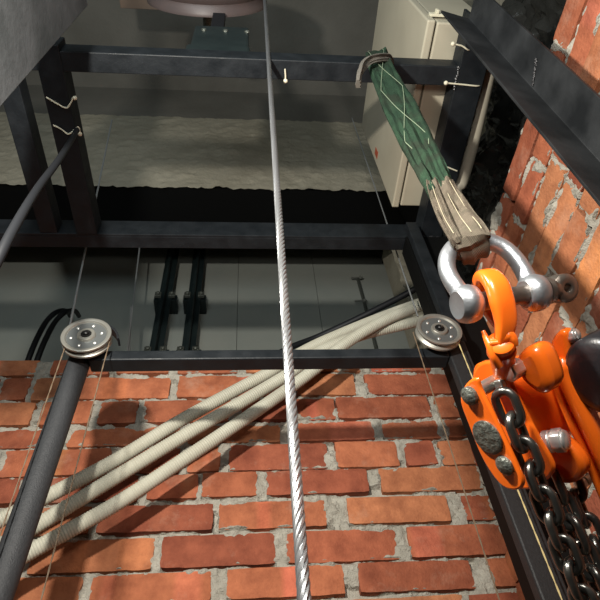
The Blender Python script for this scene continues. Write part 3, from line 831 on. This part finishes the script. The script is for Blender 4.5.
# stitched zigzag thread on the webbing face
for ph0 in (0, 1):
    bm = bmesh.new(); zz = []
    for i in range(14, len(SP) - 16):
        T = (SP[i + 1] - SP[i - 1]).normalized(); w = (wd[i] - T * wd[i].dot(T)).normalized(); o = T.cross(w)
        if o.dot(-SP[i]) < 0: o = -o
        ph = (i / 15 + ph0) % 2; tri = ph if ph < 1 else 2 - ph
        zz.append(SP[i] + w * ((tri - .5) * ws[i] * .72) + o * .0062)
    tube(bm, zz, .00045, 5); obj('stitching', bm, M['thread'], sl)
# grey sleeve eye: two folded lobes going round the shackle bow crown
cd_ = .418
main = [sd(442, 186, .615), sd(450, 204, .555), sd(460, 222, .485), sd(470, 236, .408), sd(474, 246, .4035), sd(476, 256, .4075), sd(475, 256, .420), sd(470, 244, .434)]
side = [sd(432, 184, .62), sd(437, 200, .565), sd(445, 220, .495), sd(454, 236, .410), sd(459, 246, .405), sd(462, 254, .409), sd(461, 253, .420), sd(457, 244, .432)]
for pts, wk_, tk_, seed_, fo in ((main, [.025, .029, .030, .0275, .024, .022, .020, .018], [.014, .012, .009, .007, .006, .006, .006, .006], 1.3, 4), (side, [.012, .0125, .011, .009, .009, .009, .009, .009], [.010, .008, .007, .006, .006, .006, .006, .006], 4.1, 2)):
    P2 = smooth_path(pts, 6)
    bm = bmesh.new(); ribbon(bm, P2, RIGHT + UP * .45, interp(wk_, len(P2)), interp(tk_, len(P2)), folds=fo, seed=seed_, n=32)
    obj('sleeve', bm, M['sleeve'], sl, label='dirty grey sleeve over the sling eye')
    for off in ((-.35, .05, .32) if fo == 4 else (0,)):
        bm = bmesh.new(); z = []
        for i in range(2, 20):
            T = (P2[i + 1] - P2[i - 1]).normalized(); w_ = RIGHT + UP * .45; w_ = (w_ - T * w_.dot(T)).normalized(); o_ = T.cross(w_)
            if o_.dot(-P2[i]) < 0: o_ = -o_
            z.append(P2[i] + w_ * off * interp(wk_, len(P2))[i] + o_ * (interp(tk_, len(P2))[i] * .58 + .0006))
        tube(bm, z, .0003, 5); obj('stitching', bm, M['seam'], sl)
# tail of webbing looped over the choke
P3 = smooth_path([at(392, 62, 1, yr0 - .006), at(388, 58, 1, yr0 - .022), at(379, 58, 1, yr0 - .030), at(369, 61, 1, yr0 - .030), at(362, 68, 1, yr0 - .026), at(359, 77, 1, yr0 - .020), at(358, 84, 1, yr0 - .014)], 6)
bm = bmesh.new(); ribbon(bm, P3, UP + BACK * .1, [.017] * len(P3), .008, folds=4, seed=2, n=22)
obj('choke_tail', bm, M['tail'], sl, label='grey webbing tail looped over the choke'); keep(sl)

# ------------------------------------------------------------------ CHAIN HOIST
ho = thing('chain_hoist', 'orange lever chain hoist hooked on the shackle at the right', 'chain hoist', dep(520, 420, .38))
E1 = (RIGHT * .824 + UP * .285 - BACK * .48).normalized()
E2 = (RIGHT * .337 - UP * .90 + BACK * .044); E2 = (E2 - E1 * E2.dot(E1)).normalized()
E3 = E1.cross(E2)                    # away from the viewer, to the left
O = dep(488, 437, .385)              # sheave axle end on the outer plate
def L(a, b, c): return O + E1 * a + E2 * b + E3 * c
pxm = .385 / 560
# local outline of the outer plate through its photographed corners, intersected with its own plane
def plate(points, off, th, name, m=None, bevel=.0022, parent=None, ctrl=True, lab=None):
    p0 = O + E1 * off
    poly = [hit(u, v, p0, E1) for u, v in points]
    if ctrl: poly = smooth_path(poly, 5, closed=True)
    bm = bmesh.new(); prism(bm, poly, E1 * th)
    return obj(name, bm, m or M['orange'], parent or ho, bevel=bevel, seg=3, label=lab)
plate([(463, 388), (470, 380), (477, 379), (481, 390), (492, 412), (506, 442), (517, 466), (523, 482), (519, 490), (506, 489), (494, 478), (480, 455), (468, 425), (460, 402)], 0, .0035, 'side_plate')
gap = .029
plate([(495, 361), (494, 352), (497, 345), (502, 343), (506, 348), (505, 362), (510, 380), (522, 406), (539, 439), (551, 460), (553, 472), (542, 484), (526, 490), (508, 482), (490, 450), (476, 412), (472, 380), (476, 367), (484, 362)], gap, .004, 'side_plate', lab='inner orange side plate beside the chain')
# rivets, axle and bolts on the outer plate
def disc(u, v, off, r, h, m, name, prof=None, par=None, n=36):
    c = hit(u, v, O + E1 * off, E1)
    bm = bmesh.new(); lathe(bm, c, -E1, prof or [(-.001, r), (h * .6, r), (h, r * .85), (h * .95, r * .3), (h * .9, 0)], n); return obj(name, bm, m, par or ho)
disc(488, 437, 0, .0122, .0025, M['rivet'], 'axle_end')
disc(505.5, 465, 0, .0068, .004, M['rivet'], 'rivet', [(-.001, .0068), (.002, .0068), (.004, .004), (.0042, 0)])
disc(471, 395, 0, .0068, .005, M['rivet'], 'rivet', [(-.001, .0066), (.003, .0066), (.005, .004), (.005, 0)])
# cross pin between the plates near the top with a bolt head on the far side
c0 = hit(478, 391, O + E1 * .008, E1); c1 = hit(505, 374, O + E1 * gap, E1)
da = (c1 - c0).normalized()
bm = bmesh.new(); lathe(bm, c0, E1, [(0, .0050), (gap - .008, .0050)], 28); obj('cross_pin', bm, M['zinc'], ho)
cb_ = hit(507, 373, O + E1 * (gap + .004), E1) * .968
bm = bmesh.new(); lathe(bm, cb_, E1, [(0, .0072), (.003, .0075), (.013, .0072), (.0155, .0055), (.0165, .0025), (.0166, 0)], 6)
obj('cap_nut', bm, M['chrome'], ho, bevel=.0012)
# steel chain stripper under the pin
bm = bmesh.new()
c2 = hit(498, 386, O + E1 * .019, E1)
prism(bm, [c2 + E2 * a + E3 * b for a, b in ((-.004, -.003), (.006, -.004), (.009, .002), (.003, .004), (-.004, .003))], E1 * .005)
obj('chain_stripper', bm, M['zinc'], ho, bevel=.001)

# gear housing: stepped round case coaxial with the axle
gx = gap + .004
bm = bmesh.new()
def loft(c, prof, ha, hb, n=72, ex=.9):
    rings = []
    for (a_, sc_a, sc_b) in prof:
        rg = []
        for k in range(n):
            an = 2 * PI * k / n; ca, sa = math.cos(an), math.sin(an)
            rg.append(bm.verts.new(c + E2 * (a_ * .16) + E1 * a_ + E3 * (math.copysign(abs(ca) ** ex, ca) * ha * sc_a) + E2 * (math.copysign(abs(sa) ** ex, sa) * hb * sc_b)))
        rings.append(rg)
    for p_, q_ in zip(rings, rings[1:]):
        for k in range(n): bm.faces.new((p_[k], p_[(k + 1) % n], q_[(k + 1) % n], q_[k]))
    bm.faces.new(rings[0][::-1]); bm.faces.new(rings[-1])
oc = hit(499, 411, O + E1 * gx, E1)
loft(oc, [(0, .86, .90), (.001, .90, .93), (.006, .92, .95), (.012, .90, .93), (.020, .92, .94), (.034, .98, .90), (.044, 1.10, .86), (.050, 1.15, .84), (.052, 1.05, .8)], .0205, .041)
obj('gear_housing', bm, M['orange'], ho)
def lobe(points, off, th, name, bev=.004):
    return plate(points, off, th, name, bevel=bev)
lobe([(536, 440), (556, 438), (574, 452), (583, 468), (578, 481), (565, 485), (550, 479), (538, 462)], gx + .020, .012, 'lower_lobe', .004)
lobe([(513, 366), (517, 354), (526, 348), (535, 351), (543, 364), (549, 386), (540, 396), (522, 384)], gx + .002, .021, 'boss', .0065)

for (u, v, off, rr, hh_) in ((553, 441, gx + .021, .0088, .011),):
    c = hit(u, v, O + E1 * off, E1) * .965; bm = bmesh.new(); hexbolt(bm, c, E1 * .35 - E3, rr, hh_)
    lathe(bm, c - (E1 * .35 - E3) * .006, E1 * .35 - E3, [(0, .0080), (.006, .0080)], 24)
    obj('cap_nut', bm, M['chrome'], ho, bevel=.001)

# lever with ribbed rim, running down out of frame, and its round head
lv = gx + .050
def LV(a, b, c): return L(lv - .012 + a, b, c)
def lvp(u, v, a=0): return hit(u, v, LV(a, 0, 0), E1)
def lever_slab(pts, a0, th, name, bev):
    poly = smooth_path([lvp(u, v, a0) for u, v in pts], 4, closed=True)
    bm = bmesh.new(); prism(bm, poly, E1 * th); return obj(name, bm, M['orange'], ho, bevel=bev, seg=4)
# pressed lever: round head with an ear, handle running down out of the frame
lever_slab([(549, 352), (551, 340), (559, 331), (566, 334), (568, 350), (573, 372), (583, 400), (597, 430), (616, 468), (645, 520), (655, 560), (632, 575), (618, 540), (602, 505), (588, 468), (574, 432), (561, 402), (549, 376)], 0, .010, 'lever_arm', .0035)
for pts_, r_ in (([(553, 370), (559, 392), (571, 421), (586, 455), (602, 493), (622, 540)], .0032), ([(562, 358), (566, 376), (577, 402), (593, 434), (609, 470), (634, 530)], .0062)):
    bm = bmesh.new(); q_ = smooth_path([lvp(u, v, -.001) for u, v in pts_], 8)
    tube(bm, q_, [r_ * (min(1, .35 + i / 6)) for i in range(len(q_))], 20); obj('lever_rib', bm, M['orange'], ho)
for (u, v, a0) in ((572, 335, .010), (586, 480, .012)):
    c = lvp(u, v, a0); bm = bmesh.new(); hexbolt(bm, c - E1 * .004, -E3 + E1 * .3 if v < 400 else -E1, .0052, .008); obj('bolt', bm, M['chrome'], ho, bevel=.001)
    bm = bmesh.new(); lathe(bm, c - E1 * .002, E1, [(0, .0042), (.006, .0042)], 16); obj('bolt_shank', bm, M['zinc'], ho)
# brake cover ring and black free-wheel knob
kc = hit(612, 371, LV(.030, 0, 0), E1) * .95
bm = bmesh.new(); lathe(bm, kc, E1, [(-.0175, .006), (-.0165, .018), (-.015, .0245), (-.012, .0275), (-.010, .0285), (.011, .0285), (.013, .026), (.0135, .018), (.010, .016), (.010, 0)], 56)
obj('free_wheel', bm, M['rubber'], ho)
for k in range(7):
    a = 2 * PI * k / 7 + .5; dd = E2 * math.cos(a) + E3 * math.sin(a); tt_ = E1.cross(dd)
    bm = bmesh.new(); prism(bm, [kc + E1 * .0105 + dd * r_ + tt_ * s_ for r_, s_ in ((.008, -.003), (.027, -.005), (.030, -.004), (.030, .004), (.027, .005), (.008, .003))], E1 * .013)
    obj('wheel_lug', bm, M['rubber'], ho, bevel=.0015)
bm = bmesh.new(); lathe(bm, kc, E1, [(.010, .008), (.026, .008), (.028, .006), (.028, 0)], 28); obj('wheel_nut', bm, M['chrome'], ho)
lat = dep(593, 352, .395)
bm = bmesh.new(); lathe(bm, lat, E1, [(0, .0045), (.020, .0045), (.021, .003)], 20); obj('ratchet_pin', bm, M['chrome'], ho)

# top hook: broad forged band that climbs in front of the pin and over it
hc = S(-.0075, 0)
fr_ = (-hc).normalized(); fr_ = (fr_ - pax * fr_.dot(pax)); fr_ = (fr_ - top * fr_.dot(top)).normalized()   # towards the viewer, square to pin and bow
def HK(t, o, s=0): return hc + top * t + fr_ * o + pax * s
shank = dep(501, 346, .3735)
hp = [shank, dep(504, 334, .3705), dep(505.5, 320, .3695), dep(502, 302, .3705), dep(497, 286, .3745), dep(489, 276, .3825), dep(483, 278, .393), dep(482, 290, .403), dep(487, 304, .407), dep(494, 316, .405), dep(500, 326, .400)]
HP = smooth_path(hp, 7)
bm = bmesh.new(); rings = []
wk = interp([.0095, .0120, .0150, .0168, .0165, .0150, .0135, .0125, .012, .011, .008], len(HP)); tk = interp([.009, .009, .0095, .010, .010, .0095, .009, .009, .0085, .008, .006], len(HP))
n = 24
for i, p in enumerate(HP):
    T = (HP[min(i + 1, len(HP) - 1)] - HP[max(i - 1, 0)]).normalized(); w = (pax - T * pax.dot(T)).normalized(); o = T.cross(w)
    rings.append([bm.verts.new(p + w * math.copysign(abs(math.cos(2 * PI * k / n)) ** .6, math.cos(2 * PI * k / n)) * wk[i] / 2 + o * math.copysign(abs(math.sin(2 * PI * k / n)) ** .6, math.sin(2 * PI * k / n)) * tk[i] / 2) for k in range(n)])
for a, b in zip(rings, rings[1:]):
    for k in range(n): bm.faces.new((a[k], a[(k + 1) % n], b[(k + 1) % n], b[k]))
bm.faces.new(rings[0][::-1]); bm.faces.new(rings[-1])
hk = obj('top_hook', bm, M['orange'], ho)
# collar, knuckles and swivel of the hook, then the yoke into the plates
yk = hit(503, 366, O + E1 * (gap + .002), E1)
d0 = (yk - shank).normalized()
bm = bmesh.new(); lathe(bm, shank - d0 * .006, d0, [(0, .007), (.001, .0085), (.005, .0090), (.006, .0072), (.0075, .0072), (.009, .0095), (.013, .0098), (.015, .0075), (.022, .0065)], 28)
obj('swivel_collar', bm, M['orange'], hk)
bm = bmesh.new(); tube(bm, smooth_path([dep(483, 331, .376), dep(486, 338, .374), dep(490, 347, .371), dep(494, 357, .370), dep(499, 366, .372)], 5), interp([.0014, .0020, .0026, .0030, .003], 21), 10); obj('safety_latch', bm, M['orange'], hk)
bm = bmesh.new(); tube(bm, smooth_path([dep(503, 338, .370), dep(509, 336, .369), dep(513, 340, .368), dep(515, 346, .368)], 5), interp([.004, .0042, .0034, .0022], 16), 12); obj('hook_tip_nub', bm, M['orange'], hk)
bm = bmesh.new(); tube(bm, [dep(489, 344, .371), dep(512, 341, .369)], .0024, 10); obj('latch_pin', bm, M['orange'], hk)
bm = bmesh.new(); tube(bm, smooth_path([shank + d0 * .008, shank.lerp(yk, .6), yk + E2 * .006], 5), interp([.007, .0085, .009], 11), 18); obj('yoke', bm, M['orange'], hk)

# chains
def link_mesh():
    bm = bmesh.new(); Lh = .0120; w = .0067; pts = []
    for k in range(9): a = -PI / 2 + PI * k / 8; pts.append(V((math.cos(a) * w, 0, 0)) if False else V((math.sin(a) * w, 0, (Lh - w) + math.cos(a) * w)))
    for k in range(9): a = PI / 2 + PI * k / 8; pts.append(V((math.sin(a) * w, 0, -(Lh - w) + math.cos(a) * w)))
    tube(bm, pts, .0031, 12, closed=True)
    return bm
link0 = None
def chain(P0, P1, n0, rot0, sag=V((0, 0, 0))):
    global link0
    d = (P1 - P0); N = n0
    for i in range(N):
        t = (i + .5) / N
        c = P0 + d * t + sag * math.sin(PI * t)
        T = (d + sag * PI * math.cos(PI * t)).normalized()
        x, y, z = frame_of(T)
        ang_ = rot0 + (PI / 2 if i % 2 else 0) + R.uniform(-.12, .12)
        xx_ = x * math.cos(ang_) + y * math.sin(ang_); yy_ = z.cross(xx_)
        if link0 is None: link0 = obj('chain_link', link_mesh(), M['chain'], ho); o = link0
        else: o = link0.copy(); COL.objects.link(o)
        m = Matrix((xx_, yy_, z)).transposed().to_4x4(); m.translation = c
        o.matrix_basis = m
A0 = hit(503.5, 396, O + E1 * .0145, E1); down = V((0, 0, -1))
pA = dep(585, 602, .372)
pitch = .0172
nA = 20
dirA = (pA - A0).normalized()
chain(A0, A0 + dirA * pitch * nA, nA, .5)
B0 = dep(551, 474, .415); dirB = (dep(594, 577, .392) - B0).normalized()
chain(B0, B0 + dirB * pitch * 13, 13, 1.2)
C0 = dep(566, 474, .42); dirC = (dep(600, 555, .41) - C0).normalized()
chain(C0, C0 + dirC * pitch * 8, 8, .2)
keep(ho)

# thin clear wire hanging by the chain
line('fine_wire', dep(563, 500, .44), dep(600, 590, .41), .0004, M['cableg'], 'hair thin wire hanging between the two chain falls', 'wire', twist=False, n=6)

# ------------------------------------------------------------------ LIFT everything so the pit floor is z = 0
for o in list(sc.objects):
    if o.parent is None: o.location = V(o.location) + V((0, 0, H0))

# ------------------------------------------------------------------ LIGHT: the work lamp held up at the left, just above the eye
ld = bpy.data.lights.new('work_lamp', 'AREA'); ld.shape = 'DISK'; ld.size = .045; ld.energy = 17.5; ld.color = (1, .95, .86)
lo = bpy.data.objects.new('work_lamp', ld); COL.objects.link(lo)
lp = V((-.253, -.07, .54 + H0)); lo.location = lp
lo.rotation_euler = (V((.05, .95, .9 + H0)) - lp).to_track_quat('-Z', 'Y').to_euler()
w = bpy.data.worlds.new('world'); sc.world = w; w.use_nodes = True
w.node_tree.nodes['Background'].inputs['Color'].default_value = (.30, .34, .36, 1); w.node_tree.nodes['Background'].inputs['Strength'].default_value = .0
# added fill beside the viewer, mainly for the hoist: soft weak second light
l3 = bpy.data.lights.new('near_fill', 'AREA'); l3.shape = 'DISK'; l3.size = .14; l3.energy = 2.9; l3.color = (1, .95, .88)
o3 = bpy.data.objects.new('near_fill', l3); COL.objects.link(o3); o3.location = (.07, -.08, .33 + H0)
o3.rotation_euler = (V((.15, .8, .8 + H0)) - V(o3.location)).to_track_quat('-Z', 'Y').to_euler()
# added cool fill aimed upward to lift ceiling and lintel, no source there
l2 = bpy.data.lights.new('upward_fill', 'AREA'); l2.size = .9; l2.energy = 14; l2.color = (.84, .96, 1)
o2 = bpy.data.objects.new('upward_fill', l2); COL.objects.link(o2); o2.location = (-.35, -.6, .95 + H0)
o2.rotation_euler = V((.05, .45, 1)).to_track_quat('-Z', 'Y').to_euler()

# ------------------------------------------------------------------ CAMERA
cd = bpy.data.cameras.new('camera'); cam = bpy.data.objects.new('camera', cd); COL.objects.link(cam); sc.camera = cam
cd.sensor_fit = 'HORIZONTAL'; cd.sensor_width = 36; cd.lens = 36 * F / 600; cd.clip_start = .01
mt = Matrix((RIGHT, UP, BACK)).transposed().to_4x4(); mt.translation = V((0, 0, H0)); cam.matrix_world = mt
sc.view_settings.view_transform = 'Standard'; sc.view_settings.look = 'None'; sc.view_settings.gamma = 1
sc.view_settings.use_curve_mapping = False; sc.view_settings.exposure = 0
